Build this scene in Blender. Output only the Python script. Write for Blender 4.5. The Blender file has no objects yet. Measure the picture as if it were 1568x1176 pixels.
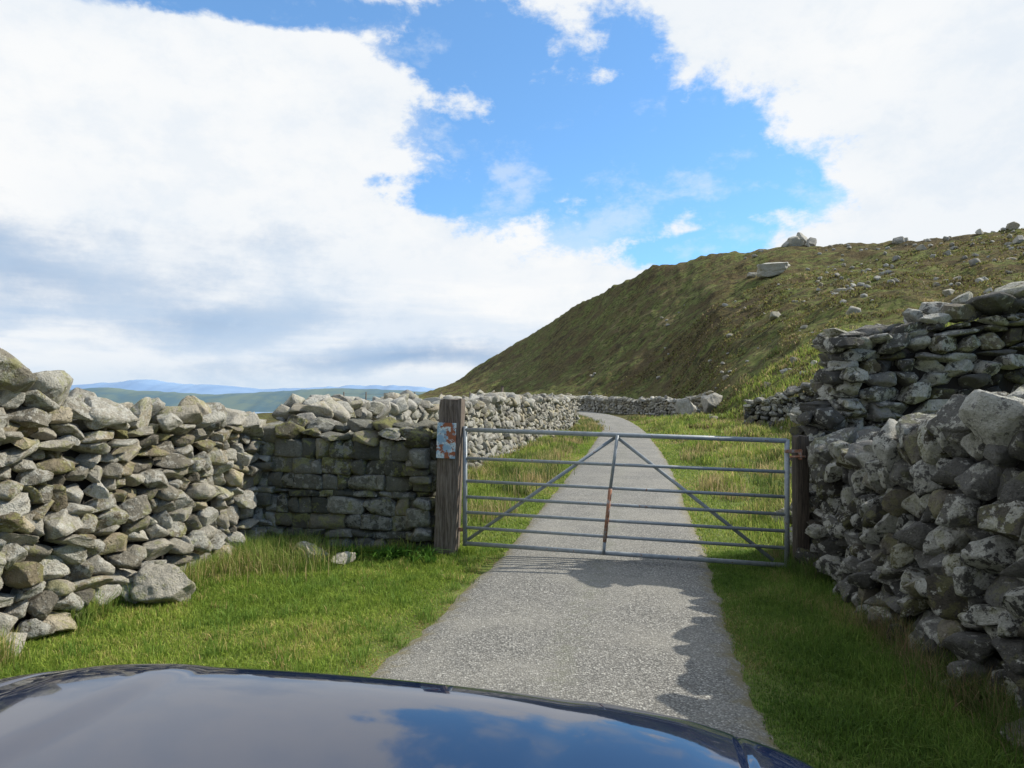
import bpy, bmesh, math, random
import numpy as np
from mathutils import Vector, Matrix, noise as mnoise

rng = np.random.default_rng(7)
random.seed(7)
scene = bpy.context.scene
H = 1.7
F = 1089.0

# ------------------------------------------------------------------ helpers
def link(o):
    scene.collection.objects.link(o); return o

def mesh_np(name, verts, faces, mats, smooth=True, attrs=None, mat_idx=None):
    """faces: list of (k) arrays of shape (n,k)"""
    me = bpy.data.meshes.new(name)
    verts = np.asarray(verts, dtype=np.float32)
    me.vertices.add(len(verts)); me.vertices.foreach_set('co', verts.ravel())
    idx = np.concatenate([f.ravel() for f in faces]).astype(np.int32)
    tot = np.concatenate([np.full(len(f), f.shape[1]) for f in faces]).astype(np.int32)
    st = np.concatenate([[0], np.cumsum(tot)[:-1]]).astype(np.int32)
    me.loops.add(len(idx)); me.loops.foreach_set('vertex_index', idx)
    me.polygons.add(len(tot)); me.polygons.foreach_set('loop_start', st); me.polygons.foreach_set('loop_total', tot)
    me.polygons.foreach_set('use_smooth', np.full(len(tot), smooth))
    if mat_idx is not None:
        me.polygons.foreach_set('material_index', mat_idx.astype(np.int32))
    for m in mats: me.materials.append(m)
    if attrs:
        for k, a in attrs.items():
            a = np.asarray(a, dtype=np.float32)
            if a.ndim == 1:
                at = me.attributes.new(k, 'FLOAT', 'POINT'); at.data.foreach_set('value', a)
            else:
                at = me.attributes.new(k, 'FLOAT_COLOR', 'POINT')
                if a.shape[1] == 3: a = np.concatenate([a, np.ones((len(a), 1), np.float32)], 1)
                at.data.foreach_set('color', a.ravel())
    me.update(calc_edges=True); me.validate()
    o = bpy.data.objects.new(name, me); link(o)
    return o

def sstep(a, b, x):
    t = np.clip((x-a)/(b-a), 0, 1); return t*t*(3-2*t)

def vnoise(x, y, seed=0.0):
    xi = np.floor(x); yi = np.floor(y); fx = x-xi; fy = y-yi
    fx = fx*fx*(3-2*fx); fy = fy*fy*(3-2*fy)
    def h(a, b):
        s = np.sin(a*127.1+b*311.7+seed*74.7)*43758.5453
        return s-np.floor(s)
    return (h(xi, yi)*(1-fx)+h(xi+1, yi)*fx)*(1-fy)+(h(xi, yi+1)*(1-fx)+h(xi+1, yi+1)*fx)*fy

def fbm(x, y, seed=0, octs=4):
    v = 0; a = .5; s = 0
    for i in range(octs):
        v = v+a*vnoise(x*2**i+i*13.1, y*2**i-i*7.7, seed+i); s += a; a *= .5
    return v/s

# ------------------------------------------------------------------ node helper
class NT:
    def __init__(s, nt): s.nt = nt
    def n(s, t, **k):
        nd = s.nt.nodes.new(t)
        for a, b in k.items(): setattr(nd, a, b)
        return nd
    def put(s, sock, v):
        if isinstance(v, bpy.types.NodeSocket): s.nt.links.new(v, sock)
        else: sock.default_value = v
    def math(s, op, a, b=None, c=None, clamp=False):
        nd = s.n('ShaderNodeMath', operation=op); nd.use_clamp = clamp
        s.put(nd.inputs[0], a)
        if b is not None: s.put(nd.inputs[1], b)
        if c is not None: s.put(nd.inputs[2], c)
        return nd.outputs[0]
    def vmath(s, op, a, b=None):
        nd = s.n('ShaderNodeVectorMath', operation=op)
        s.put(nd.inputs[0], a)
        if b is not None: s.put(nd.inputs[1], b)
        return nd.outputs['Value'] if op in ('LENGTH', 'DOT_PRODUCT') else nd.outputs[0]
    def noise(s, vec, scale, detail=4, rough=.55, dist=0.0):
        nd = s.n('ShaderNodeTexNoise')
        if vec is not None: s.put(nd.inputs['Vector'], vec)
        nd.inputs['Scale'].default_value = scale; nd.inputs['Detail'].default_value = detail
        nd.inputs['Roughness'].default_value = rough; nd.inputs['Distortion'].default_value = dist
        return nd.outputs['Fac']
    def ramp(s, fac, stops, interp='LINEAR'):
        nd = s.n('ShaderNodeValToRGB'); nd.color_ramp.interpolation = interp
        e = nd.color_ramp.elements
        while len(e) < len(stops): e.new(.5)
        for i, (p, c) in enumerate(stops):
            el = e[i]; el.position = p; el.color = (c[0], c[1], c[2], 1) if not isinstance(c, (int, float)) else (c, c, c, 1)
        s.put(nd.inputs[0], fac); return nd.outputs[0]
    def mix(s, fac, a, b, mode='MIX'):
        nd = s.n('ShaderNodeMix', data_type='RGBA', blend_type=mode)
        s.put(nd.inputs[0], fac)
        for i, v in ((6, a), (7, b)):
            if isinstance(v, tuple) and len(v) == 3: v = (*v, 1)
            s.put(nd.inputs[i], v)
        return nd.outputs[2]
    def sm(s, x, a, b):
        lo, hi = (a, b) if a < b else (b, a)
        nd = s.n('ShaderNodeMapRange', interpolation_type='SMOOTHSTEP')
        s.put(nd.inputs[0], x); nd.inputs[1].default_value = lo; nd.inputs[2].default_value = hi
        if a > b: return s.math('SUBTRACT', 1.0, nd.outputs[0])
        return nd.outputs[0]
    def attr(s, name, out='Color'):
        nd = s.n('ShaderNodeAttribute'); nd.attribute_name = name; return nd.outputs[out]

def new_mat(name):
    m = bpy.data.materials.new(name); m.use_nodes = True
    nt = m.node_tree; t = NT(nt); b = nt.nodes['Principled BSDF']
    return m, t, b

def simple_mat(name, col, rough=.6, metal=0.0, nscale=20, var=.3, bump=.1):
    m, t, b = new_mat(name)
    tc = t.n('ShaderNodeTexCoord').outputs['Object']
    nz = t.noise(tc, nscale, 5)
    c = t.mix(nz, tuple(x*(1-var) for x in col), tuple(min(1, x*(1+var)) for x in col))
    t.put(b.inputs['Base Color'], c); b.inputs['Roughness'].default_value = rough
    b.inputs['Metallic'].default_value = metal
    bp = t.n('ShaderNodeBump'); bp.inputs['Strength'].default_value = bump; bp.inputs['Distance'].default_value = .01
    t.put(bp.inputs['Height'], nz); t.put(b.inputs['Normal'], bp.outputs[0])
    return m

# ------------------------------------------------------------------ terrain function
ridge = [(400, 612, 60), (560, 612, 100), (640, 607, 240), (690, 590, 240), (740, 555, 220), (800, 520, 200), (850, 490, 180), (900, 460, 165), (940, 435, 150),
         (1000, 409, 137), (1080, 391, 125), (1200, 381, 115), (1350, 371, 105), (1480, 361, 95), (1568, 353, 90), (1800, 335, 80), (2400, 300, 60)]
foot = {0: 40, 400: 50, 560: 90, 640: 140, 884: 88, 1000: 70, 1050: 58, 1100: 40, 1200: 24, 1300: 16, 1568: 10.5, 1800: 9, 2400: 8}
A = np.linspace(-math.pi, math.pi, 4001)
def smooth_tab(a, v, w=20):
    t = np.interp(A, a, v)
    k = np.exp(-np.linspace(-2.2, 2.2, 2*w+1)**2); k /= k.sum()
    return np.convolve(np.pad(t, w, mode='edge'), k, 'valid')
ra, rr, rz = [-math.pi, -.9], [50, 50], [0, 0]
for px, py, D in ridge:
    u = (px-784)/F; ra.append(math.atan(u)); rr.append(D*math.sqrt(1+u*u)); rz.append(max(0, H+(604-py)/F*D) if px > 600 else 0)
ra += [2.2, math.pi]; rr += [110, 50]; rz += [18, 0]
fa, fr = [-math.pi], [40]
for px, D in foot.items():
    u = (px-784)/F; fa.append(math.atan(u)); fr.append(D*math.sqrt(1+u*u))
fa += [2.2, math.pi]; fr += [20, 40]
TR = smooth_tab(ra, rr); TZ = smooth_tab(ra, rz); TF = smooth_tab(fa, fr)

road_D = np.array([-12, 1.0, 3.0, 3.73, 4.45, 5.68, 7.52, 12.7, 19.3, 33, 45, 55, 63, 72, 82, 95, 120])
road_L = np.array([-4.1, -1.60, -1.2, -1.05, -.875, -.54, -.13, .77, 1.93, 4.12, 5.2, 5.75, 5.5, 4.6, 2.5, -2, -14])
road_R = np.array([-1.6, .85, 1.25, 1.36, 1.455, 1.70, 2.08, 3.04, 4.2, 6.2, 7.5, 8.1, 8.0, 7.3, 5.6, 2, -9])
def road_dist(x, y):
    L = np.interp(y, road_D, road_L); R = np.interp(y, road_D, road_R)
    return np.maximum(L-x, x-R)

def hfun(x, y):
    x = np.asarray(x, float); y = np.asarray(y, float)
    a = np.arctan2(x, y); r = np.hypot(x, y)
    Rr = np.interp(a, A, TR); Zr = np.interp(a, A, TZ); Rf = np.interp(a, A, TF)
    t = (r-Rf)/(Rr-Rf)
    tc = np.clip(t, 0, 1)
    z = Zr*tc**1.25
    over = np.maximum(r-Rr, 0)
    z = z-.32*over*sstep(0, 25, over)
    rd = road_dist(x, y)
    side = np.where(x > np.interp(y, road_D, road_R), 1.0, 0.0)
    m = sstep(.15, 1.6, rd)*sstep(7.8, 11, y)
    z = z+m*((.14+.24*side)*(fbm(x*1.1, y*1.1, 3)-.42)+.22*(fbm(x*.3, y*.3, 5)-.4))*(1-tc*.3)
    z = z+m*side*.35*sstep(1.0, 5.0, rd)*(1-tc)*sstep(60, 30, r)
    hm = sstep(0.02, .25, t)*sstep(0.5, 3, Zr)
    z = z+hm*(1.6*(fbm(x/14, y/14, 9)-.5)+1.1*(fbm(x/4, y/4, 11, 3)-.5)+.6*(fbm(x/1.3, y/1.3, 15, 2)-.5))
    z = z+.02*(fbm(x*2, y*2, 21)-.5)*sstep(.05, .5, rd)*(r < 30)
    return np.maximum(z, -95)

# ------------------------------------------------------------------ ground material
def ground_material():
    m, t, b = new_mat('grass_ground')
    tc = t.n('ShaderNodeTexCoord').outputs['Object']
    hill = t.attr('hill', 'Fac')
    n1 = t.noise(tc, .07, 4, .6); n2 = t.noise(tc, .38, 6, .74); n3 = t.noise(tc, 5, 5, .7); n4 = t.noise(tc, 40, 3, .7)
    near = t.ramp(n3, [(.3, (.08, .12, .03)), (.5, (.15, .20, .045)), (.7, (.24, .25, .09))])
    near = t.mix(t.sm(n4, .35, .75), near, (.08, .09, .04))
    mixn = t.math('ADD', t.math('MULTIPLY', n1, .4), t.math('MULTIPLY', n2, .6))
    hl = t.ramp(mixn, [(.38, (.04, .035, .02)), (.44, (.105, .082, .036)), (.485, (.19, .16, .062)), (.515, (.135, .165, .045)), (.56, (.21, .245, .07)), (.62, (.29, .235, .12))])
    stre = t.noise(tc, 1.3, 6, .80)
    hl = t.mix(t.math('MULTIPLY', t.sm(stre, .49, .56), .85), hl, (.042, .042, .022))
    brn = t.noise(t.vmath('ADD', tc, (31.0, 17.0, 5.0)), .22, 5, .7)
    hl = t.mix(t.math('MULTIPLY', t.sm(brn, .50, .60), .6), hl, (.13, .095, .05))
    hl = t.mix(t.math('MULTIPLY', t.sm(n3, .52, .66), .5), hl, (.36, .31, .16))
    c = t.mix(hill, near, hl)
    t.put(b.inputs['Base Color'], c); b.inputs['Roughness'].default_value = .95
    b.inputs['Specular IOR Level'].default_value = .1
    hh = t.math('ADD', t.math('MULTIPLY', n3, .6), t.math('MULTIPLY', stre, 1.6))
    bp = t.n('ShaderNodeBump'); bp.inputs['Strength'].default_value = .9; bp.inputs['Distance'].default_value = .45
    hsel = t.math('MULTIPLY', hh, hill)
    t.put(bp.inputs['Height'], hsel)
    t.put(b.inputs['Normal'], bp.outputs[0])
    return m

def build_ground():
    fine = np.linspace(-.75, 1.0, 760)
    coarse = np.linspace(1.0, 2*math.pi-.75, 140)[1:-1]
    ang = np.concatenate([fine, coarse])
    r = np.concatenate([[.4], np.geomspace(1.0, 420, 430), [520, 700, 1000, 2000, 6000, 20000, 45000]])
    Aa, Rr = np.meshgrid(ang, r)
    X = Rr*np.sin(Aa); Y = Rr*np.cos(Aa)
    Z = hfun(X, Y)
    Z = np.where(Rr > 480, -95, Z)
    na, nr = len(ang), len(r)
    V = np.stack([X.ravel(), Y.ravel(), Z.ravel()], 1)
    V = np.concatenate([V, [[0, 0, 0]]])
    i = np.arange(nr-1)[:, None]; j = np.arange(na)[None, :]; j2 = (j+1) % na
    q = np.stack([i*na+j, (i+1)*na+j, (i+1)*na+j2+0*i, i*na+j2], -1).reshape(-1, 4)[:, ::-1]
    c = len(V)-1; jj = np.arange(na)
    tri = np.stack([np.full(na, c), (jj+1) % na, jj], 1)
    R0 = np.hypot(V[:, 0], V[:, 1])
    hill = np.clip(sstep(14, 45, R0)*.85+sstep(40, 80, R0)*.15, 0, 1)
    return mesh_np('ground', V, [q, tri], [ground_material()], True, {'hill': hill})
build_ground()

# ------------------------------------------------------------------ road
def build_road():
    ys = np.concatenate([np.arange(-12, 14, .06), np.arange(14, 40, .3), np.arange(40, 119, .8)])
    nc = 15
    def smoothed(tab):
        out = np.zeros_like(ys); w = np.clip(np.abs(ys)*.12, .6, 6)
        for d in np.linspace(-1, 1, 9): out += np.interp(ys+d*w, road_D, tab)
        return out/9
    L = smoothed(road_L)-.06; R = smoothed(road_R)+.06
    L += .12*(fbm(ys*1.7, ys*0+3, 4)-.5)+.10*(fbm(ys*8, ys*0+3, 6)-.5); R += .12*(fbm(ys*1.7, ys*0+9, 5)-.5)+.10*(fbm(ys*8, ys*0+13, 8)-.5)
    s = np.linspace(0, 1, nc)
    X = L[:, None]*(1-s)+R[:, None]*s; Y = np.repeat(ys[:, None], nc, 1)
    Z = X*0+.022+.02*np.sin(s*math.pi)[None, :]+.03*sstep(30, 60, Y)
    Z[:, 0] = -.03; Z[:, -1] = -.03
    edge = np.repeat((np.minimum(s, 1-s)*2.3)[None, :], len(ys), 0)
    n = len(ys)
    i = np.arange(n-1)[:, None]; j = np.arange(nc-1)[None, :]
    q = np.stack([i*nc+j, i*nc+j+1, (i+1)*nc+j+1, (i+1)*nc+j], -1).reshape(-1, 4)
    m, t, b = new_mat('worn_asphalt')
    tc = t.n('ShaderNodeTexCoord').outputs['Object']
    vor = t.n('ShaderNodeTexVoronoi'); t.put(vor.inputs['Vector'], tc); vor.inputs['Scale'].default_value = 80
    chip = vor.outputs['Color']; cd = vor.outputs['Distance']
    sep = t.n('ShaderNodeSeparateColor'); t.put(sep.inputs[0], chip)
    big = t.noise(tc, .9, 4, .6); med = t.noise(tc, 9, 5, .7)
    c = t.ramp(sep.outputs[0], [(0, (.15, .147, .133)), (.55, (.25, .245, .225)), (.85, (.32, .315, .285)), (1, (.50, .495, .45))])
    c = t.mix(t.math('MULTIPLY', t.sm(cd, .35, .75), .85), c, (.07, .07, .062))
    c = t.mix(t.math('MULTIPLY', t.sm(big, .4, .65), .4), c, (.30, .29, .25))
    c = t.mix(t.math('MULTIPLY', t.sm(med, .55, .75), .45), c, (.13, .13, .11))
    ed = t.attr('edge', 'Fac')
    e = t.math('ADD', ed, t.math('MULTIPLY', t.math('SUBTRACT', med, .5), .5))
    c = t.mix(t.sm(e, .24, .02), c, (.17, .145, .07))
    c = t.mix(t.math('MULTIPLY', t.math('MULTIPLY', t.sm(ed, .95, 1.15), t.sm(med, .45, .6)), .3), c, (.14, .15, .09))
    t.put(b.inputs['Base Color'], c); b.inputs['Roughness'].default_value = .85
    bp = t.n('ShaderNodeBump'); bp.inputs['Strength'].default_value = .7; bp.inputs['Distance'].default_value = .007
    t.put(bp.inputs['Height'], t.math('ADD', t.math('MULTIPLY', cd, -1.0), med)); t.put(b.inputs['Normal'], bp.outputs[0])
    mesh_np('road', np.stack([X.ravel(), Y.ravel(), Z.ravel()], 1), [q], [m], True, {'edge': edge.ravel()})
build_road()

# ------------------------------------------------------------------ stones
def ico(sub):
    bm = bmesh.new(); bmesh.ops.create_icosphere(bm, subdivisions=sub, radius=1)
    v = np.array([x.co[:] for x in bm.verts]); f = np.array([[k.index for k in fc.verts] for fc in bm.faces]); bm.free()
    return v, f
def make_template(sub, seed, boxy=.55, cuts=9, rough=.05, dmin=.5, dmax=.95):
    r = np.random.default_rng(seed)
    v, f = ico(sub)
    v = np.sign(v)*np.abs(v)**boxy
    for _ in range(cuts):
        n = r.normal(size=3); n /= np.linalg.norm(n); d = r.uniform(dmin, dmax)
        s = v@n-d; v = v-np.outer(np.maximum(s, 0), n)
    off = r.uniform(0, 50, 3)
    if rough > 0:
        dn = np.array([mnoise.fractal(Vector(p*1.9+off), .9, 2.0, 5) for p in v])
        v = v*(1+rough*dn)[:, None]
    mn, mx = v.min(0), v.max(0)
    v = (v-(mn+mx)/2)/(mx-mn)
    return v, f
T4 = [make_template(4, 100+i, random.uniform(.42, .7), random.randint(12, 18), .085) for i in range(26)]
TB = [make_template(4, 200+i, random.uniform(.22, .34), random.randint(3, 6), .05, .8, 1.2) for i in range(18)]   # blocky
T3 = [make_template(3, 300+i, random.uniform(.45, .7), random.randint(10, 15), .06) for i in range(16)]
T5 = [make_template(5, 500+i, .7, 18, .12) for i in range(4)]

def rot(rx, ry, rz):
    return np.array(Matrix.Rotation(rz, 3, 'Z')@Matrix.Rotation(ry, 3, 'Y')@Matrix.Rotation(rx, 3, 'X'))

class Stones:
    def __init__(s): s.V = []; s.F = []; s.C = []; s.M = []; s.n = 0
    def add(s, tmpl, size, R, pos, tone=None):
        v, f = tmpl
        w = (v*np.asarray(size))@R.T+np.asarray(pos)
        s.V.append(w); s.F.append(f+s.n); s.n += len(v)
        c = np.array([rng.random() if tone is None else tone, rng.random(), rng.random()])
        s.C.append(np.repeat(c[None], len(v), 0)); s.M.append(np.zeros(len(f)))
    def box(s, corners):
        """8 corners: 4 bottom, 4 top"""
        s.V.append(np.array(corners)); 
        fq = np.array([[0, 1, 5], [0, 5, 4], [1, 2, 6], [1, 6, 5], [2, 3, 7], [2, 7, 6], [3, 0, 4], [3, 4, 7], [4, 5, 6], [4, 6, 7]])
        s.F.append(fq+s.n); s.n += 8; s.C.append(np.full((8, 3), .2)); s.M.append(np.ones(10))
    def merge(s, o):
        for a, b in zip(o.V, o.F): s.V.append(a); s.F.append(b+s.n)
        s.C += o.C; s.M += o.M; s.n += o.n
    def build(s, name, mats):
        return mesh_np(name, np.concatenate(s.V), [np.concatenate(s.F)], mats, True, {'stone': np.concatenate(s.C)}, np.concatenate(s.M))

def rock_mat(name, dark, mid, light, lichen=.5, moss=.2, scale=1.0, lth=.62, lsc=13):
    m, t, b = new_mat(name)
    tc = t.n('ShaderNodeTexCoord').outputs['Object']
    col = t.attr('stone', 'Color')
    sep = t.n('ShaderNodeSeparateColor'); t.put(sep.inputs[0], col)
    vec = t.vmath('ADD', tc, t.vmath('MULTIPLY', col, (13.0, 17.0, 23.0)))
    n1 = t.noise(vec, 5*scale, 4, .65); n2 = t.noise(vec, 22*scale, 5, .72); n3 = t.noise(vec, 90*scale, 3, .7)
    fac = t.math('ADD', t.math('MULTIPLY', sep.outputs[0], .50), t.math('ADD', t.math('MULTIPLY', n1, .38), t.math('MULTIPLY', n2, .32)))
    c = t.ramp(fac, [(.28, dark), (.58, mid), (.9, light)])
    tint = t.mix(t.sm(sep.outputs[1], .6, .95), c, t.mix(1.0, c, (1.05, .96, .82), 'MULTIPLY'))
    nl = t.noise(vec, lsc*scale, 5, .72, .2)
    lf = t.math('MULTIPLY', t.sm(t.math('ADD', nl, t.math('MULTIPLY', sep.outputs[2], .24)), lth, lth+.06), lichen)
    c = t.mix(lf, tint, t.mix(t.sm(n2, .4, .6), (.50, .50, .44), (.66, .66, .60)))
    nm = t.noise(vec, 7*scale, 5, .75, .3)
    mf = t.math('MULTIPLY', t.sm(t.math('ADD', nm, t.math('MULTIPLY', sep.outputs[1], .14)), .60, .68), moss)
    c = t.mix(mf, c, (.30, .31, .09))
    c = t.mix(t.math('MULTIPLY', t.sm(n3, .5, .7), .5), c, tuple(x*.7 for x in dark))
    t.put(b.inputs['Base Color'], c); b.inputs['Roughness'].default_value = .9
    b.inputs['Specular IOR Level'].default_value = .2
    bp = t.n('ShaderNodeBump'); bp.inputs['Strength'].default_value = 1.0; bp.inputs['Distance'].default_value = .04
    t.put(bp.inputs['Height'], t.math('ADD', n2, t.math('MULTIPLY', n3, .35))); t.put(b.inputs['Normal'], bp.outputs[0])
    return m
M_core = simple_mat('wall_core', (.022, .02, .017), .95)
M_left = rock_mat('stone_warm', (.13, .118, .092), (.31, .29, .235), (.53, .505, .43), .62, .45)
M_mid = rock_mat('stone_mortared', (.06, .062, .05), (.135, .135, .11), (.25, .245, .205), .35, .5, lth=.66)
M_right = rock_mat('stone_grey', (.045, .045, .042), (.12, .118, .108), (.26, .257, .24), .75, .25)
M_far = rock_mat('stone_far', (.10, .098, .086), (.25, .24, .21), (.44, .43, .385), .45, .2, .6)

def wall(name, p0, p1, Hf, T, mat, hr=(.07, .16), wr=(.14, .38), tilt=.16, dr=(.22, .36), batter=.1, faces=('front', 'top', 'end0', 'end1'), tm=None, cope=(.2, .36), gap=.0, prot=.035, copetilt=.5, flatcope=.55, wav=.05, ctm=None, hj=(.95, 1.35)):
    """front is on the right-hand side when walking p0->p1"""
    tm = tm or T4; ctm = ctm or tm
    S = Stones(); p0 = np.array(p0, float); p1 = np.array(p1, float)
    d = p1-p0; L = np.linalg.norm(d); d /= L; nrm = np.array([d[1], -d[0]]); ang = math.atan2(d[1], d[0])
    ns = max(2, int(L/.25)); us = np.linspace(0, L, ns)
    for k in range(ns-1):
        c = []
        for z in (0, 1):
            for (u, o) in ((us[k], -.15), (us[k+1], -.15), (us[k+1], -(T-.1)), (us[k], -(T-.1))):
                uu = min(max(u, .1), L-.1)
                P = p0+d*uu+nrm*(o+(batter*.6 if (z == 0 and o > -.2) else 0))
                g = float(hfun(*(p0+d*u)))
                hc = min(Hf(us[k]/L), Hf(us[k+1]/L))
                c.append((P[0], P[1], g-.2 if z == 0 else g+hc-.12))
        S.box(c)
    def course(Lc, fn, hmul=1):
        z = -.06
        while z < 3.2:
            h = rng.uniform(*hr)*hmul; u = -rng.uniform(0, .15)
            anyp = False
            while u < Lc:
                w = rng.uniform(*wr)*(1 if rng.random() > .25 else .6)
                uc = u+w/2; zc = z+h/2+wav*(math.sin(uc*2.1+z*1.5)+.5*math.sin(uc*5.3+2*z))
                if fn(uc, zc, w, h, Lc): anyp = True
                u += w*(1+gap)-.012
            if not anyp: break
            z += h*.95
    def facefn(origin, dirv, nv, a):
        def fn(uc, zc, w, h, Lc):
            if uc > Lc+.05: return False
            P2 = origin+dirv*min(uc, Lc-.02)
            frac = np.clip(np.dot(P2-p0, d)/L, 0, 1); top = Hf(frac)
            if zc > top: return False
            dep = rng.uniform(*dr)
            o = -dep/2+rng.normal()*prot+batter*max(0, 1-zc/max(top, .5))
            P = origin+dirv*uc+nv*o; g = float(hfun(*P2))
            hh = h*rng.uniform(*hj)
            R = rot(rng.normal()*tilt*.6, rng.normal()*tilt, a+rng.normal()*min(.1, tilt))
            S.add(tm[rng.integers(len(tm))], (w*1.07, dep, hh), R, (P[0], P[1], g+zc))
            return True
        return fn
    if 'front' in faces: course(L, facefn(p0, d, nrm, ang))
    if 'back' in faces: course(L, facefn(p0-nrm*T, d, -nrm, ang))
    if 'end0' in faces: course(T, facefn(p0-nrm*T, nrm, -d, ang+math.pi/2))
    if 'end1' in faces: course(T, facefn(p1-nrm*T, nrm, d, ang+math.pi/2))
    if 'top' in faces:
        for row in range(3):
            u = 0
            while u < L:
                w = rng.uniform(*cope)*(1 if row == 0 else .9); off = -T*(.16+.34*row)
                P = p0+d*(u+w/2)+nrm*(off+rng.normal()*.03); g = float(hfun(*P))
                hh = w*rng.uniform(flatcope*.7, flatcope*1.5)
                R = rot(rng.normal()*copetilt*.5, rng.normal()*copetilt*.6, rng.uniform(0, 6.28))
                S.add(ctm[rng.integers(len(ctm))], (w*1.15, w*rng.uniform(.8, 1.2), hh), R, (P[0], P[1], g+Hf(np.clip((u+w/2)/L, 0, 1))+hh*rng.uniform(-.05, .3)+(.06 if row == 1 else 0)), tone=min(1, rng.random()*.8+.25))
                u += w*.86
    return S, mat, name
def fin(w): S, mat, name = w; return S.build(name, [mat, M_core])

def lh(f):   # f 0..1 from y=1.2 to 7.9
    y = 1.2+f*6.7
    return float(np.interp(y, [1, 4.0, 4.67, 5.2, 6.0, 6.65, 7.9], [1.97, 1.91, 1.78, 1.60, 1.48, 1.42, 1.32]))
XL = lambda D: -3.36+.2046*(D-4.67)
fin(wall('dry_stone_wall', (XL(1.2), 1.2), (XL(7.9), 7.9), lh, .7, M_left, hr=(.07, .18), wr=(.13, .33), tilt=.30, batter=.12, prot=.055, cope=(.22, .42), copetilt=.6, hj=(.95, 1.3)))
fin(wall('mortared_stone_wall', (-2.85, 7.75), (-.86, 7.58), lambda f: 1.25+.03*math.sin(f*9), .6, M_mid, hr=(.07, .23), wr=(.12, .40), tilt=.035, batter=.02, prot=.012,
         cope=(.2, .36), copetilt=.35, dr=(.2, .3), wav=.012, tm=TB, ctm=T4, hj=(1.0, 1.1), flatcope=.45))
def l3(f): return 1.44+.06*math.sin(f*23)+.04*math.sin(f*61)
fin(wall('dry_stone_wall', (-2.25, 8.35), (3.32, 36.2), l3, .6, M_far, hr=(.11, .2), wr=(.2, .45), tilt=.18, tm=T3, faces=('front', 'top', 'end1', 'end0'), cope=(.24, .4), batter=.12))
S, mt, nm = wall('dry_stone_wall', (8.9, 62), (13.0, 48), lambda f: 1.15+.1*math.sin(f*15), .6, M_far, hr=(.14, .25), wr=(.25, .6), tilt=.15, tm=T3, cope=(.3, .5), batter=.1)
S2, _, _ = wall('x', (3.5, 88), (8.9, 62), lambda f: 1.2+.1*math.sin(f*11), .6, M_far, hr=(.2, .32), wr=(.35, .8), tilt=.15, tm=T3, cope=(.4, .7), batter=.1)
S.merge(S2)
S.build(nm, [mt, M_core])
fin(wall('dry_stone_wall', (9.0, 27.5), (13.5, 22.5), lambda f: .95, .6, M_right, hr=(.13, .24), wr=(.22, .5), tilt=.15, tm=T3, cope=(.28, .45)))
XR = lambda D: 2.56+.085*(D-3)
def rh(f):
    y = 6.75-f*5.75
    return float(np.interp(y, [1, 3.6, 4.4, 4.9, 5.4, 6.0, 6.8], [1.60, 1.56, 1.49, 1.42, 1.22, 1.15, 1.12]))+.04*math.sin(y*5)
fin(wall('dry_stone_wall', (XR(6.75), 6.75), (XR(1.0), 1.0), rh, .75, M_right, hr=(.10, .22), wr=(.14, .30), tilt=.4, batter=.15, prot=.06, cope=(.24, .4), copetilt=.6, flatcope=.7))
def ph(f):
    x = 3.16+f*4.34
    return float(np.interp(x, [3.1, 3.75, 3.95, 4.9, 6, 7.5], [2.24, 2.22, 2.38, 2.64, 2.72, 2.8]))
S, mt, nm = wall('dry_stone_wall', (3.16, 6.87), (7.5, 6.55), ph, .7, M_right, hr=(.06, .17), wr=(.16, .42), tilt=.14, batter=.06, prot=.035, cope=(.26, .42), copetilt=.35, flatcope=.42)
S2, _, _ = wall('x', (2.92, 6.86), (3.5, 6.84), lambda f: 1.5, .66, M_right, hr=(.06, .17), wr=(.16, .34), tilt=.14, batter=.06, prot=.03, cope=(.24, .36), copetilt=.25, flatcope=.4, faces=('front', 'end0', 'top'))
S.merge(S2); S.build(nm, [mt, M_core])

# ------------------------------------------------------------------ loose stones
def boulder(name, x, y, size, mat, seed, sink=.12, rz=0, tilt=(0, 0)):
    S = Stones(); g = float(hfun(x, y))
    S.add(T5[seed % 4], size, rot(tilt[0], tilt[1], rz), (x, y, g+size[2]*(.5-sink)), .85)
    return S.build(name, [mat, M_core])
boulder('boulder', -2.82, 5.75, (.48, .38, .36), M_left, 0, rz=.6, tilt=(.2, .1))
boulder('boulder', -2.02, 7.15, (.34, .26, .26), M_left, 1, rz=.3)
boulder('boulder', -1.70, 7.1, (.30, .2, .15), M_left, 2, rz=1.3)
boulder('boulder', -2.2, 7.3, (.2, .2, .14), M_left, 3, rz=1.3)
boulder('boulder', 3.45, 9.0, (.34, .3, .3), M_left, 2, rz=.3)
boulder('boulder', 11.6, 46.5, (1.7, 1.4, 1.5), M_far, 1, rz=.3)
boulder('boulder', 13.2, 47.0, (1.5, 1.4, 1.4), M_far, 2, rz=1.3)
boulder('boulder', 34.3, 93, (4.6, 3.2, 2.2), M_far, 3, .2, rz=.1)
S = Stones()
def at_px(px, D): return (px-784)/F*D, D
for px, D, s in [(1215, 112, 2.6), (1228, 113, 3.0), (1240, 113, 2.2), (1205, 112, 1.6), (1375, 101, 1.6), (1385, 101, 1.3), (1500, 92, 1.2), (1550, 88, 1.4), (1560, 80, 1.2), (1187, 62, 1.1), (1150, 96, 1.3), (1410, 88, 1.2), (1450, 80, .9)]:
    x, y = at_px(px, D)
    S.add(T4[rng.integers(22)], (s, s*.8, s*.8), rot(*rng.uniform(-.4, .4, 3)), (x, y, float(hfun(x, y))+s*.15), .9)
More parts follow.
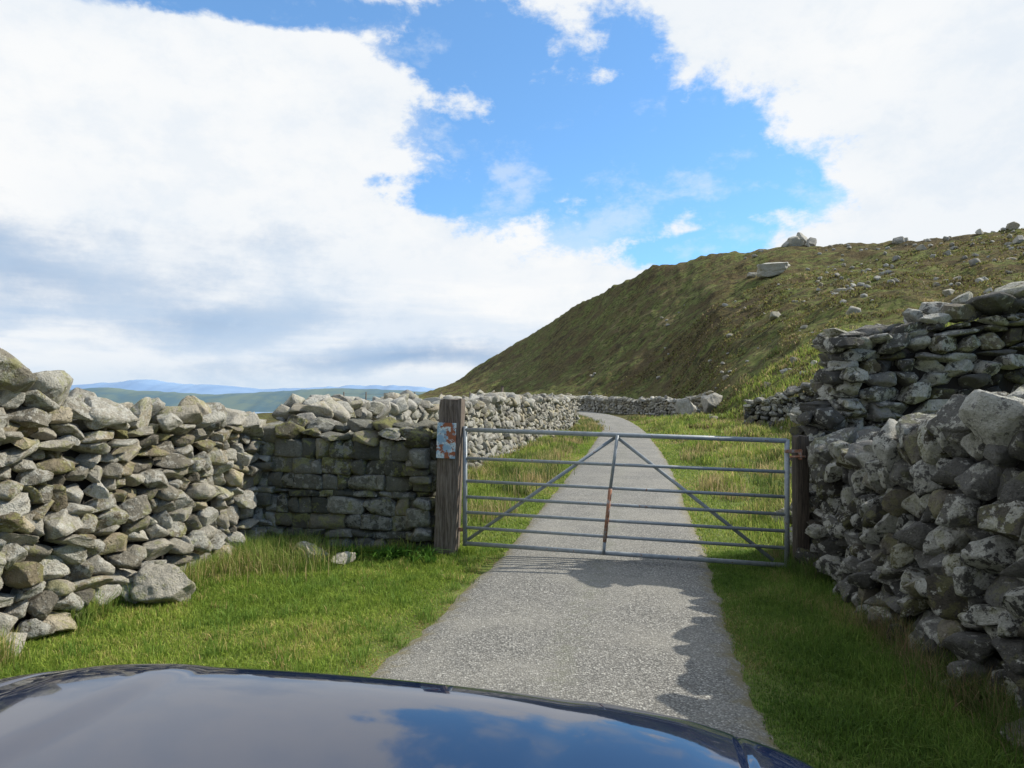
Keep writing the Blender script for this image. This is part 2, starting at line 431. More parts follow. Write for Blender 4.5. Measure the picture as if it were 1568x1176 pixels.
for k in range(900):
    px = rng.uniform(900, 1900); D = rng.uniform(25, 118)
    if rng.random() > .3 and not (px > 1250 and D > 60): continue
    x, y = at_px(px, D)
    if road_dist(x, y) < 3: continue
    s = rng.uniform(.2, .8)*(1 if rng.random() > .1 else 1.8)*(.5+.5*D/100)
    S.add(T3[rng.integers(16)], (s, s*.8, s*.7), rot(*rng.uniform(-.4, .4, 3)), (x, y, float(hfun(x, y))+s*.18), rng.uniform(.5, 1))
S.build('hillside_rocks', [M_far, M_core])

# ------------------------------------------------------------------ grass
def grass_mat():
    m, t, b = new_mat('grass_blades')
    c = t.attr('gcol')
    t.put(b.inputs['Base Color'], c); b.inputs['Roughness'].default_value = .6
    b.inputs['Specular IOR Level'].default_value = .2
    tr = t.n('ShaderNodeBsdfTranslucent'); t.put(tr.inputs['Color'], c)
    mx = t.n('ShaderNodeMixShader'); mx.inputs[0].default_value = .4
    out = m.node_tree.nodes['Material Output']
    m.node_tree.links.new(b.outputs[0], mx.inputs[1]); m.node_tree.links.new(tr.outputs[0], mx.inputs[2])
    m.node_tree.links.new(mx.outputs[0], out.inputs['Surface'])
    return m
GM = grass_mat()
BL = []
def blades(x, y, h, w, col, lean=.5, gain=(1.95, 1.7, 1.95)):
    n = len(x)
    z = hfun(x, y)-.01
    a = rng.uniform(0, 2*math.pi, n); la = rng.uniform(0, 2*math.pi, n)
    le = np.abs(rng.normal(0, lean, n))*h
    dx, dy = np.cos(a)*w/2, np.sin(a)*w/2; lx, ly = np.cos(la)*le, np.sin(la)*le
    P = np.zeros((n, 5, 3))
    P[:, 0] = np.stack([x-dx, y-dy, z], 1); P[:, 1] = np.stack([x+dx, y+dy, z], 1)
    P[:, 2] = np.stack([x+dx*.8+lx*.35, y+dy*.8+ly*.35, z+h*.6], 1); P[:, 3] = np.stack([x-dx*.8+lx*.35, y-dy*.8+ly*.35, z+h*.6], 1)
    P[:, 4] = np.stack([x+lx, y+ly, z+h*np.clip(1-.3*le/np.maximum(h, 1e-4), .4, 1)], 1)
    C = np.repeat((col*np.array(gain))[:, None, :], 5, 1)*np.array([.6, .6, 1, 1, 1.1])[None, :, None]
    BL.append((P, np.clip(C, 0, .8)))
def palette(n, x, y, cols, wts, scale=1.2, seed=40):
    """blend patches + per blade noise"""
    cols = np.array(cols); f = fbm(x*scale, y*scale, seed)
    r = np.clip(rng.random(n)*.75+(f-.5)*1.1+.12, 0, .999)
    cw = np.cumsum(wts)/np.sum(wts); idx = np.searchsorted(cw, r)
    c = cols[np.clip(idx, 0, len(cols)-1)]
    return c*rng.uniform(.7, 1.3, n)[:, None]
G1 = [(.09, .16, .022), (.14, .225, .03), (.19, .265, .045), (.28, .28, .09)]
def sampD(n, d0, d1, p=1.0):
    """depth sampling denser near"""
    u = rng.random(n); return d0*(d1/d0)**u
def left_verge(n):
    y = rng.uniform(2.6, 7.9, n); xr = np.interp(y, road_D, road_L); xl = XL(y)-.02
    x = xl+(xr+.06-xl)*rng.random(n); return x, y
x, y = left_verge(150000)
edge = np.interp(y, road_D, road_L)-x
hh = rng.uniform(.02, .06, len(x))*(.35+1.4*fbm(x*2.2, y*2.2, 31))*np.clip(.45+edge*2, .4, 1.15)
c = palette(len(x), x, y, G1, [3.2, 4, 3, 1.2], 2.2)
dry = (rng.random(len(x)) < .5*np.exp(-np.maximum(edge, 0)/.06)); c[dry] = np.array([.22, .17, .07])*rng.uniform(.7, 1.2, (dry.sum(), 1))
blades(x, y, hh, rng.uniform(.003, .007, len(x)), c, .7)
n = 16000
y = rng.uniform(3, 7.75, n); x = XL(y)+np.abs(rng.normal(0, .12, n))+.06
keep = fbm(x*2.5, y*2.5, 77) > .46; x, y = x[keep], y[keep]
blades(x, y, rng.uniform(.06, .28, len(x)), rng.uniform(.003, .006, len(x)), palette(len(x), x, y, [(.08, .15, .025), (.14, .22, .04), (.22, .24, .07), (.33, .29, .13)], [3, 4, 2, 1.5]), .5)
n = 6500
x = rng.normal(-2.42, .3, n); y = rng.normal(7.2, .32, n); k = (x > XL(y)) & (y < 7.65); x, y = x[k], y[k]
blades(x, y, rng.uniform(.08, .34, len(x)), rng.uniform(.003, .007, len(x)), palette(len(x), x, y, [(.08, .15, .025), (.15, .21, .045), (.3, .27, .12)], [3, 4, 2.5]), .5)
n = 6000
x = rng.uniform(-2.7, -.4, n); y = 7.62-np.abs(rng.normal(0, .08, n))
blades(x, y, rng.uniform(.04, .13, n), rng.uniform(.004, .008, n), palette(n, x, y, G1, [3, 4, 3, 1]), .5)
for k in range(220):
    cx, cy = left_verge(1); m = 60
    x = cx+rng.normal(0, .04, m); y = cy+rng.normal(0, .04, m)
    blades(x, y, rng.uniform(.04, .12, m), rng.uniform(.003, .006, m), palette(m, x, y, [(.07, .14, .02), (.12, .21, .035), (.3, .26, .1)], [3, 3, 1]), .6)
for k in range(20):
    cx = rng.uniform(-2.2, -.95) if k < 12 else rng.uniform(-2.6, -.6); cy = 7.42-abs(rng.normal(0, .12)); m = 26
    x = cx+rng.normal(0, .03, m); y = cy+rng.normal(0, .03, m)
    blades(x, y, rng.uniform(.06, .2, m), rng.uniform(.015, .035, m), palette(m, x, y, [(.06, .14, .02), (.09, .18, .03)], [1, 1]), 1.0, (1.3, 1.3, 1.3))
n = 95000
y = rng.uniform(2.2, 7.6, n); xl = np.interp(y, road_D, road_R); xr = XR(y)+.0
x = xl-.06+(xr-xl+.06)*rng.random(n)
edge = x-xl
blades(x, y, rng.uniform(.03, .08, n)*(.4+1.3*fbm(x*2.2, y*2.2, 32))*np.clip(.5+edge*1.5, .4, 1.6), rng.uniform(.003, .007, n), palette(n, x, y, [(.05, .095, .017), (.08, .14, .024), (.12, .17, .04), (.19, .18, .07)], [3, 4, 3, 1.2], 2.0), .7, (1.9, 1.8, 1.8))
n = 18000
y = rng.uniform(2.2, 7.3, n); x = XR(y)-.02-np.abs(rng.normal(0, .14, n))
k = fbm(x*3, y*3, 78) > .47; x, y = x[k], y[k]; n = len(x)
blades(x, y, rng.uniform(.08, .3, n), rng.uniform(.002, .005, n), palette(n, x, y, [(.05, .10, .018), (.08, .12, .035), (.16, .14, .07), (.2, .16, .09)], [3, 3, 2, 1.8]), .5, (1.7, 1.55, 1.6))
def verge2(n, d0, d1, side, wmax):
    y = sampD(n, d0, d1); f = rng.random(n)
    if side > 0:
        x0 = np.interp(y, road_D, road_R)-.05; x = x0+f**1.3*wmax*(1+y*.05)
    else:
        x1 = np.interp(y, road_D, road_L)+.05; x0 = np.interp(y, [8.35, 36.2], [-2.25, 3.32]); x = x1-(x1-x0)*f
    return x, y
x, y = verge2(110000, 7.5, 45, 1, 7); n = len(x)
tus = fbm(x*1.1, y*1.1, 3); rd = road_dist(x, y)
c = palette(n, x, y, [(.08, .135, .025), (.14, .22, .035), (.21, .26, .06), (.32, .29, .12)], [2.2, 4, 3, 1.8], .9, 41)
blades(x, y, (.04+.18*sstep(.42, .65, tus)*sstep(.2, 1.2, rd))*rng.uniform(.6, 1.4, n)*(1+y*.012), .0011*y*rng.uniform(.5, 1.2, n)+.002, c, .7)
x, y = verge2(80000, 7.5, 40, -1, 0); n = len(x)
tus = fbm(x*1.1, y*1.1, 3); rd = road_dist(x, y)
c = palette(n, x, y, [(.10, .17, .025), (.15, .23, .04), (.21, .26, .06), (.3, .28, .12)], [2.5, 4, 3, 1.2], .9, 42)
blades(x, y, (.04+.16*sstep(.4, .65, tus)*sstep(.3, 1.2, rd))*rng.uniform(.6, 1.4, n)*(1+y*.012), .0011*y*rng.uniform(.5, 1.2, n)+.002, c, .7)
for k in range(420):
    D = sampD(1, 9, 50)[0]; side = 1 if rng.random() > .3 else -1
    xx, yy = verge2(1, D, D*1.01, side, 10)
    if road_dist(xx, yy)[0] < .35: continue
    m = 110; s = .12+.004*D
    x = xx+rng.normal(0, s, m); y = yy+rng.normal(0, s, m)
    straw = rng.random() < .5
    cl = [(.13, .18, .04), (.3, .27, .11), (.38, .31, .15)] if straw else [(.06, .10, .025), (.09, .14, .03), (.2, .2, .07)]
    blades(x, y, rng.uniform(.12, .38, m), .0009*D*rng.uniform(.6, 1.2, m)+.002, palette(m, x, y, cl, [2, 3, 2]), .45, (1.5, 1.4, 1.6))
n = 130000
D = sampD(n, 13, 90); u = rng.uniform(-.02, .80, n); x = u*D; y = D
k = (road_dist(x, y) > 1.5) & (fbm(x*.5, y*.5, 55) > .47) & (hfun(x, y) > .2); x, y = x[k], y[k]; n = len(x)
c = palette(n, x, y, [(.055, .05, .025), (.105, .09, .038), (.13, .155, .04), (.20, .20, .065), (.28, .23, .12)], [2.5, 3, 3.5, 2.5, 2], .3, 43)
blades(x, y, rng.uniform(.10, .28, n)*(.7+y*.004), .002*y*rng.uniform(.5, 1.3, n), c, .9, (1.5, 1.4, 1.5))
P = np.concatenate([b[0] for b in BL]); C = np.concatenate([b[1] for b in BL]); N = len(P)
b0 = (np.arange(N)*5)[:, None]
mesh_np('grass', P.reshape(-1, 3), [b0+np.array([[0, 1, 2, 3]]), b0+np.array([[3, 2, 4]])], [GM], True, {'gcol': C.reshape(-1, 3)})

# ------------------------------------------------------------------ gate
def tube(bm, a, b, r, seg=12, mat=0):
    a = Vector(a); b = Vector(b); d = b-a
    q = d.to_track_quat('Z', 'Y').to_matrix().to_4x4()
    res = bmesh.ops.create_cone(bm, cap_ends=True, segments=seg, radius1=r, radius2=r, depth=d.length, matrix=Matrix.Translation((a+b)/2)@q)
    fs = set()
    for v in res['verts']:
        for f in v.link_faces: fs.add(f)
    for f in fs: f.material_index = mat; f.smooth = len(f.verts) == 4
def cube(bm, c, s, R=None, mat=0, bev=.004):
    M = Matrix.Translation(c)@(R.to_4x4() if R else Matrix.Identity(4))@Matrix.Diagonal((*s, 1))
    res = bmesh.ops.create_cube(bm, size=1, matrix=M)
    es = list({e for v in res['verts'] for e in v.link_edges})
    for v in res['verts']:
        for f in v.link_faces: f.material_index = mat
    if bev: bmesh.ops.bevel(bm, geom=es, offset=bev, segments=2, affect='EDGES', material=mat)
def bm_obj(bm, name, mats, parent=None):
    me = bpy.data.meshes.new(name); bm.to_mesh(me); bm.free()
    for m in mats: me.materials.append(m)
    o = bpy.data.objects.new(name, me); link(o)
    if parent: o.parent = parent
    return o
def steel():
    m, t, b = new_mat('galvanised_steel')
    tc = t.n('ShaderNodeTexCoord').outputs['Object']
    n = t.noise(tc, 14, 6, .7); n2 = t.noise(tc, 60, 4, .7)
    c = t.ramp(n, [(.3, (.22, .25, .27)), (.6, (.34, .38, .40)), (.8, (.44, .47, .48))])
    c = t.mix(t.sm(t.math('ADD', t.math('MULTIPLY', n, .6), t.math('MULTIPLY', n2, .4)), .57, .63), c, (.22, .10, .05))
    t.put(b.inputs['Base Color'], c); b.inputs['Metallic'].default_value = .2; b.inputs['Roughness'].default_value = .55
    return m
def rusty():
    m, t, b = new_mat('rusted_steel')
    tc = t.n('ShaderNodeTexCoord').outputs['Object']
    n = t.noise(tc, 18, 6, .7)
    c = t.ramp(n, [(.38, (.36, .38, .39)), (.48, (.34, .17, .10)), (.7, (.24, .09, .045))])
    t.put(b.inputs['Base Color'], c); b.inputs['Roughness'].default_value = .8
    return m
MS, MR = steel(), rusty()
gate = bpy.data.objects.new('field_gate', None); link(gate)
GL = Vector((-.496, 7.5, 0)); GR = Vector((2.61, 6.75, 0))
def gp(t, f):   # f: 0 top .. 1 bottom
    p = GL.lerp(GR, t); zt = 1.328+(1.26-1.328)*t; zb = .13+(.076-.13)*t
    return Vector((p.x, p.y, zt+(zb-zt)*f))
bm = bmesh.new()
for i, f in enumerate([0, .25, .45, .59, .725, .86, 1]):
    tube(bm, gp(0, f), gp(1, f), .023 if i in (0, 6) else .0165, 14)
bm_obj(bm, 'bars', [MS, MR], gate)
bm = bmesh.new()
tube(bm, gp(0, -.03), gp(0, 1.02), .024); tube(bm, gp(1, -.01), gp(1, 1.02), .024)
bm_obj(bm, 'end_stiles', [MS], gate)
off = Vector((-.006, -.035, 0))
bm = bmesh.new()
tube(bm, gp(.5, 0)+off, gp(.478, .45)+off, .016, mat=0); tube(bm, gp(.478, .45)+off, gp(.46, .9)+off, .019, mat=1); tube(bm, gp(.46, .9)+off, gp(.457, 1.01)+off, .016, mat=0)
bm_obj(bm, 'centre_stile', [MS, MR], gate)
bm = bmesh.new()
off = Vector((0, .03, 0))
tube(bm, gp(.495, .02)+off, gp(.01, .97)+off, .018); tube(bm, gp(.5, .02)+off, gp(.965, .97)+off, .018)
bm_obj(bm, 'diagonal_braces', [MS], gate)
bm = bmesh.new()
e = gp(1, .08)
cube(bm, e+Vector((.06, -.05, 0)), (.2, .02, .03)); cube(bm, e+Vector((.10, -.06, -.03)), (.03, .03, .1)); tube(bm, e+Vector((.0, -.07, -.05)), e+Vector((.15, -.07, -.05)), .01)
bm_obj(bm, 'latch', [MR], gate)
bm = bmesh.new()
for f in (.05, .88):
    e = gp(0, f); tube(bm, e+Vector((-.1, .03, 0)), e+Vector((0, 0, 0)), .012); cube(bm, e+Vector((-.05, .01, 0)), (.1, .02, .04))
bm_obj(bm, 'hinges', [MR], gate)

def wood(name, dark, light):
    m, t, b = new_mat(name)
    tc = t.n('ShaderNodeTexCoord').outputs['Object']
    st = t.vmath('MULTIPLY', tc, (1.0, 1.0, .07))
    n = t.noise(st, 60, 6, .7); n2 = t.noise(tc, 4, 5, .6)
    c = t.mix(t.sm(n, .35, .65), dark, light)
    c = t.mix(t.math('MULTIPLY', n2, .5), c, tuple(x*.5 for x in dark))
    t.put(b.inputs['Base Color'], c); b.inputs['Roughness'].default_value = .85
    bp = t.n('ShaderNodeBump'); bp.inputs['Strength'].default_value = .9; bp.inputs['Distance'].default_value = .012
    t.put(bp.inputs['Height'], n); t.put(b.inputs['Normal'], bp.outputs[0])
    return m
MW = wood('weathered_timber', (.085, .064, .048), (.27, .225, .185))
def post(name, base, top, w, d, mat, rz=0):
    bm = bmesh.new(); nz = 26; nn = 5
    ring = []
    pts = []
    for i in range(nn): pts.append((-.5+i/nn, -.5))
    for i in range(nn): pts.append((.5, -.5+i/nn))
    for i in range(nn): pts.append((.5-i/nn, .5))
    for i in range(nn): pts.append((-.5, .5-i/nn))
    R = Matrix.Rotation(rz, 3, 'Z')
    for k in range(nz+1):
        f = k/nz; c = Vector(base).lerp(Vector(top), f); row = []
        for (a, b2) in pts:
            rr_ = .93 if abs(abs(a)-.5) < 1e-6 and abs(abs(b2)-.5) < 1e-6 else 1
            nz_ = 1+.04*mnoise.noise(Vector((a*9, b2*9, f*5)))
            ed = .95 if k == nz else 1
            v = R@Vector((a*w*rr_*nz_*ed, b2*d*rr_*nz_*ed, 0))
            row.append(bm.verts.new(c+v+Vector((0, 0, .04*mnoise.noise(Vector((a*5, b2*5, 3))) if k == nz else 0))))
        ring.append(row)
    m = len(pts)
    for k in range(nz):
        for i in range(m): bm.faces.new((ring[k][i], ring[k][(i+1) % m], ring[k+1][(i+1) % m], ring[k+1][i]))
    bm.faces.new(ring[-1]); 
    return bm_obj(bm, name, [mat])
gpst = post('gate_post', (-.70, 7.56, -.1), (-.63, 7.56, 1.645), .25, .24, MW, -.12)
post('gate_post', (2.75, 6.76, -.1), (2.74, 6.76, 1.30), .12, .14, wood('dark_timber', (.035, .027, .02), (.12, .095, .07)))
m, t, b = new_mat('peeling_plate')
tc = t.n('ShaderNodeTexCoord').outputs['Object']
n = t.noise(tc, 11, 5, .65, .5); n2 = t.noise(t.vmath('ADD', tc, (4.0, 4.0, 4.0)), 9, 5, .7)
c = t.ramp(n, [(.42, (.25, .40, .53)), (.5, (.45, .58, .66)), (.53, (.75, .77, .75)), (.58, (.38, .52, .6))])
c = t.mix(t.sm(n2, .51, .55), c, (.30, .10, .045))
t.put(b.inputs['Base Color'], c); b.inputs['Roughness'].default_value = .6
bm = bmesh.new(); cube(bm, (-.685, 7.405, 1.22), (.2, .006, .37), Matrix.Rotation(.04, 3, 'Y')@Matrix.Rotation(-.12, 3, 'Z'), bev=.002)
for dx in (-.07, .07):
    for dz in (-.15, .15): tube(bm, (-.685+dx, 7.413-.12*dx, 1.22+dz), (-.685+dx, 7.395-.12*dx, 1.22+dz), .008)
sg = bm_obj(bm, 'metal_sign_plate', [m])
fe = bpy.data.objects.new('wire_fence', None); link(fe)
bm = bmesh.new(); prev = None
for k in range(7):
    x, y = -1.0-k*2.6, 58+k*2.0
    z = float(hfun(x, y)); h = 1.9
    tube(bm, (x, y, z-.2), (x+.05, y, z+h), .06, 8)
    if prev:
        for q in (.5, .9, 1.3, 1.7): tube(bm, (prev[0], prev[1], prev[2]+q), (x, y, z+q), .01, 5)
    prev = (x, y, z)
bm_obj(bm, 'posts_and_wire', [MW], fe)
bm = bmesh.new(); tube(bm, (-.35, 24, -.2), (-.33, 24, 1.95), .04, 10); cube(bm, (-.33, 24, 1.97), (.1, .1, .03))
bm_obj(bm, 'fence_post', [MW])

# ------------------------------------------------------------------ car (front end)
car = bpy.data.objects.new('car', None); link(car)
car.location = (-.28, 1.85, 0); car.rotation_euler = (0, 0, math.radians(-12.5))
m, t, b = new_mat('navy_car_paint')
tc = t.n('ShaderNodeTexCoord').outputs['Object']
sp = t.noise(tc, 900, 2)
t.put(b.inputs['Base Color'], t.mix(sp, (.003, .009, .032), (.008, .018, .056)))
b.inputs['Metallic'].default_value = 0
b.inputs['IOR'].default_value = 1.52
b.inputs['Coat Weight'].default_value = .4; b.inputs['Coat Roughness'].default_value = .01
dust = t.noise(tc, 250, 3, .8); t.put(b.inputs['Roughness'], t.ramp(dust, [(.5, .04), (.8, .16)]))
MP = m
Wd = 1.02
def build_hood():
    nu, nv = 261, 170
    u = np.linspace(-1, 1, nu); v = np.linspace(0, 1, nv)**.8
    U, V = np.meshgrid(u, v)
    YF = -.09*U**2-.12*np.abs(U)**5
    Y = -1.40+(YF+1.40)*V; X = Wd*U
    q = YF-Y; qs = (1-np.abs(U))*Wd
    Z = 1.052+.05*sstep(0, 1.5, -Y)-.025*np.abs(U)**3
    Z = Z-.10*np.exp(-q/.045)-.085*np.exp(-q/.15)-.06*np.exp(-qs/.045)
    Z = Z+.006*sstep(.40, .52, np.abs(U)-.04*(Y+.6))*sstep(.80, .68, np.abs(U))
    shut = np.abs(np.abs(U)-(.82-.03*V))
    Z = Z-.006*np.exp(-(shut/.006)**2)*(q > .1)
    Z = Z-.006*np.exp(-((q-.10)/.006)**2)*(np.abs(U) < .80)
    Vt = np.stack([X.ravel(), Y.ravel(), Z.ravel()], 1)
    i = np.arange(nv-1)[:, None]; j = np.arange(nu-1)[None, :]
    Q = np.stack([i*nu+j, i*nu+j+1, (i+1)*nu+j+1, (i+1)*nu+j], -1).reshape(-1, 4)
    per = [k*nu for k in range(nv)]+[(nv-1)*nu+k for k in range(1, nu)]+[k*nu+nu-1 for k in range(nv-2, -1, -1)]
    P = Vt[per]; cen = np.array([0, -.9, 0]); D = P-cen; D[:, 2] = 0; D /= np.linalg.norm(D, axis=1)[:, None]
    prev = np.array(per); base = len(Vt); vs = [Vt]; qs_ = [Q]
    for o, z in [(.02, -.05), (.04, -.12), (.055, -.24), (.055, -.38), (.04, -.52), (.02, -.70)]:
        R = P+D*o; R[:, 2] = (.88+z)+(P[:, 2]-.88)*max(0, 1+z*4)
        idx = base+np.arange(len(R)); base += len(R); vs.append(R)
        qs_.append(np.stack([prev[:-1], prev[1:], idx[1:], idx[:-1]], 1)[:, ::-1]); prev = idx
    o = mesh_np('bonnet_and_wings', np.concatenate(vs), qs_, [MP], True)
    o.parent = car
build_hood()
MB = simple_mat('black_plastic', (.015, .015, .015), .5); MG = simple_mat('headlamp_glass', (.5, .52, .55), .1, .6)
bm = bmesh.new()
for s in (-1, 1):
    tube(bm, (s*1.05, -.75, .36), (s*.85, -.75, .36), .36, 32)
    tube(bm, (s*1.055, -.75, .36), (s*1.04, -.75, .36), .23, 24)
o = bm_obj(bm, 'front_wheels', [MB], car)
bm = bmesh.new()
for s in (-1, 1): cube(bm, (s*.74, -.02, .74), (.36, .16, .13), Matrix.Rotation(-s*.3, 3, 'Z'), bev=.03)
bm_obj(bm, 'headlamps', [MG], car)
bm = bmesh.new(); cube(bm, (0, .04, .66), (.8, .05, .16), bev=.02); cube(bm, (0, .04, .40), (1.1, .05, .14), bev=.02)
for k in range(5): cube(bm, (0, .08, .60+k*.03), (.76, .02, .008), bev=0)
bm_obj(bm, 'grille', [MB], car)
bm = bmesh.new(); cube(bm, (0, -1.47, 1.06), (1.7, .16, .04), bev=.01)
tube(bm, (-.6, -1.45, 1.10), (.1, -1.43, 1.11), .012); tube(bm, (.15, -1.45, 1.10), (.75, -1.43, 1.11), .012)
bm_obj(bm, 'cowl_and_wipers', [MB], car)

# ------------------------------------------------------------------ distance: sea & hills
m, t, b = new_mat('sea_water')
b.inputs['Base Color'].default_value = (.20, .31, .45, 1); b.inputs['Roughness'].default_value = .6
bm = bmesh.new()
vs = [bm.verts.new((x, y, -92)) for x, y in ((-60000, 900), (60000, 900), (60000, 70000), (-60000, 70000))]
bm.faces.new(vs); bm_obj(bm, 'sea', [m])
def dist_hills(name, D, pts, c1, c2, seed):
    xs = np.linspace(pts[0][0], pts[-1][0], 260); top = np.interp(xs, [p[0] for p in pts], [p[1] for p in pts])
    top = np.convolve(np.pad(top, 5, mode='edge'), np.ones(11)/11, 'valid')
    rows = []; 
    for k, (f, dd) in enumerate([(0, -.10), (.35, -.07), (.7, -.04), (.9, -.015), (1, 0), (.6, .06), (0, .14)]):
        X = (xs-784)/F*D; zt = H+(604-top)/F*D+D*.0018*(fbm(xs/14, xs*0+seed, seed)-.5)*2
        Z = -95+(zt+95)*f; Y = D*(1+dd)+D*.01*(fbm(xs/9, xs*0+k, seed+k)-.5)
        rows.append(np.stack([X, Y, Z], 1))
    V = np.concatenate(rows); n = len(xs)
    i = np.arange(len(rows)-1)[:, None]; j = np.arange(n-1)[None, :]
    q = np.stack([i*n+j, i*n+j+1, (i+1)*n+j+1, (i+1)*n+j], -1).reshape(-1, 4)
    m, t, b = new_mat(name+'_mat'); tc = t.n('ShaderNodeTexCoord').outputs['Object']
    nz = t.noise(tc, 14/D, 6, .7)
    t.put(b.inputs['Base Color'], t.mix(t.sm(nz, .4, .6), c1, c2)); b.inputs['Roughness'].default_value = 1  # distance haze is mixed into these bluish base colours
    mesh_np(name, V, [q], [m], True)
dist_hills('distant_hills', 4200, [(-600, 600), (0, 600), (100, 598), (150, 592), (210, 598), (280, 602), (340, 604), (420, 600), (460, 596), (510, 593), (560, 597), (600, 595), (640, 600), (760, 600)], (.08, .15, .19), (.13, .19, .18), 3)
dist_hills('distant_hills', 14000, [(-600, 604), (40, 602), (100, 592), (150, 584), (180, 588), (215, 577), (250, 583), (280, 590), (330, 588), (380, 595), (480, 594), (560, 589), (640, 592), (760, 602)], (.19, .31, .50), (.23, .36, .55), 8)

# ------------------------------------------------------------------ sun + sky
sv = Vector((1.15, .27, 1.0)).normalized()
el = math.asin(sv.z); az = math.atan2(sv.x, sv.y)
sun = bpy.data.lights.new('sun', 'SUN'); sun.energy = 5.0; sun.angle = math.radians(.53); sun.color = (1, .93, .82)
so = bpy.data.objects.new('sun', sun); link(so); so.rotation_euler = sv.to_track_quat('Z', 'Y').to_euler()
w = bpy.data.worlds.new('World'); scene.world = w; w.use_nodes = True
t = NT(w.node_tree); nodes = w.node_tree.nodes
for n in list(nodes): nodes.remove(n)
sky = t.n('ShaderNodeTexSky', sky_type='NISHITA'); sky.sun_disc = False; sky.sun_elevation = el; sky.sun_rotation = az
sky.air_density = 1.0; sky.dust_density = .3; sky.ozone_density = 2.0; sky.altitude = 100
bgs = t.n('ShaderNodeBackground'); bgs.inputs[1].default_value = .15
gen = t.n('ShaderNodeTexCoord').outputs['Generated']
sx = t.n('ShaderNodeSeparateXYZ'); t.put(sx.inputs[0], gen)
AZ = t.math('ARCTAN2', sx.outputs[0], sx.outputs[1]); EL = t.math('ARCSINE', sx.outputs[2])
st = t.vmath('MULTIPLY', gen, (1.0, 1.0, 2.0))
nA = t.noise(st, 4.2, 9, .60, .1); nB = t.noise(t.vmath('ADD', t.vmath('MULTIPLY', gen, (1.0, 1.0, 1.5)), (5.0, 3.0, 1.0)), 12, 7, .64, .1); nC = t.noise(t.vmath('ADD', st, (9.0, 1.0, 4.0)), 2.0, 4, .5)
nS = t.noise(t.vmath('ADD', t.vmath('MULTIPLY', gen, (1.0, 1.0, 6.0)), (2.0, 7.0, 1.0)), 2.4, 6, .58, .2)
skyc = t.mix(.16, t.mix(1.0, sky.outputs[0], (.72, 1.12, 1.42), 'MULTIPLY'), (2.8, 4.8, 7.0))
skyc = t.mix(t.math('MULTIPLY', t.sm(t.math('ADD', t.math('MULTIPLY', nA, .6), t.math('MULTIPLY', nB, .4)), .51, .62), .45), skyc, (5.6, 6.0, 6.4))
t.put(bgs.inputs[0], skyc)
dn = t.math('MULTIPLY', t.math('SUBTRACT', nA, .5), .16); dn2 = t.math('MULTIPLY', t.math('SUBTRACT', nC, .5), .12)
cb = t.n('ShaderNodeCombineXYZ'); t.put(cb.inputs[0], t.math('ADD', AZ, dn)); t.put(cb.inputs[1], t.math('ADD', EL, dn2))
P2 = cb.outputs[0]
def ell(px, py, rx, ry):
    u = (px-784)/F; v = (604-py)/F; a = math.atan(u); c = 1/math.sqrt(1+u*u); e = math.atan(v*c)
    return (a, e, rx/F*c*c, ry/F*c)
def field(lst, k=.25):
    acc = None
    for a, e, r1, r2 in lst:
        d = t.vmath('MULTIPLY', t.vmath('SUBTRACT', P2, (a, e, 0.0)), (1/r1, 1/r2, 0.0))
        f = t.math('SUBTRACT', 1.0, t.vmath('LENGTH', d))
        f = t.math('MAXIMUM', f, -2.0)
        acc = f if acc is None else t.math('SMOOTH_MAX', acc, f, k)
    return acc
blue = field([ell(820, 190, 190, 160), ell(1010, 240, 240, 120), ell(1150, 290, 140, 65), ell(740, 60, 160, 80), ell(400, -5, 330, 34), ell(690, 290, 120, 36),
              ell(1060, 380, 130, 36), ell(940, 120, 90, 120), (.1, .95, .5, .25), (-.75, .78, .28, .2), (-1.2, .8, .3, .25), (2.5, .6, .8, .4)])
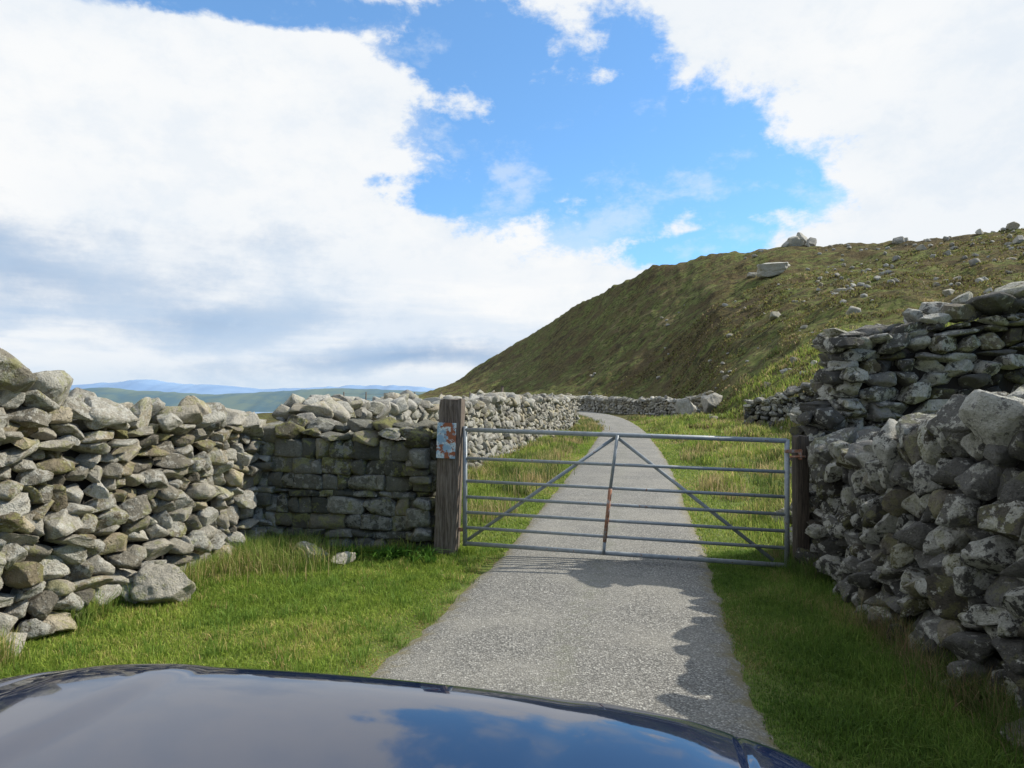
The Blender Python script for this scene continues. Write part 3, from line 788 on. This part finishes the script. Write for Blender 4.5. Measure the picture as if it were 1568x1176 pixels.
nf = t.math('ADD', t.math('MULTIPLY', t.math('SUBTRACT', nA, .5), 1.3), t.math('MULTIPLY', t.math('SUBTRACT', nB, .5), 1.7))
cloud = t.sm(t.math('ADD', blue, nf), .30, -.10)
grey = field([ell(60, 400, 500, 120), ell(330, 470, 240, 55), ell(620, 560, 500, 30)])
gf = t.math('ADD', grey, t.math('ADD', t.math('MULTIPLY', nf, .8), t.math('MULTIPLY', t.math('SUBTRACT', nS, .5), 1.8)))
gr = t.sm(gf, -.15, 1.05)
ccol = t.mix(gr, (.97, .98, .985), (.33, .47, .68))
lowb = t.math('MULTIPLY', t.sm(EL, .22, .06), t.sm(nS, .42, .62))
ccol = t.mix(t.math('MULTIPLY', lowb, .45), ccol, (.46, .64, .87))
soft = t.math('MULTIPLY', t.math('ADD', t.sm(nB, .42, .68), t.sm(nC, .40, .65)), .5)
ccol = t.mix(t.math('MULTIPLY', soft, .50), ccol, (.64, .76, .90))
hz = t.math('MULTIPLY', t.sm(EL, .06, 0.0), .55)
ccol = t.mix(hz, ccol, (.50, .67, .86))
# unseen clouds behind the viewpoint, greyed to dim ambient light and raise contrast
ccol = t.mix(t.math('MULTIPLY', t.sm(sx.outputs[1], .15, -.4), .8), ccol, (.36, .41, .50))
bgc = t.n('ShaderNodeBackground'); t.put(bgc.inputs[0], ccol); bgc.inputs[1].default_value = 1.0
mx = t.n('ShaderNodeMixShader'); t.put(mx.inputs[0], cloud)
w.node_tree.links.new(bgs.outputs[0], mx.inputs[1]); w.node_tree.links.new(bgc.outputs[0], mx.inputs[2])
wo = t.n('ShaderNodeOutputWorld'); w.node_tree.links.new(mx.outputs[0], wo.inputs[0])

# ------------------------------------------------------------------ camera
cd = bpy.data.cameras.new('camera'); cam = bpy.data.objects.new('camera', cd); link(cam)
cam.location = (0, 0, H); cam.rotation_euler = (math.radians(90), 0, 0)
cd.sensor_width = 36; cd.lens = F/1568*36; cd.shift_y = 16/1568
cd.clip_start = .05; cd.clip_end = 120000
scene.camera = cam
scene.view_settings.view_transform = 'Standard'; scene.view_settings.look = 'None'; scene.view_settings.exposure = 0
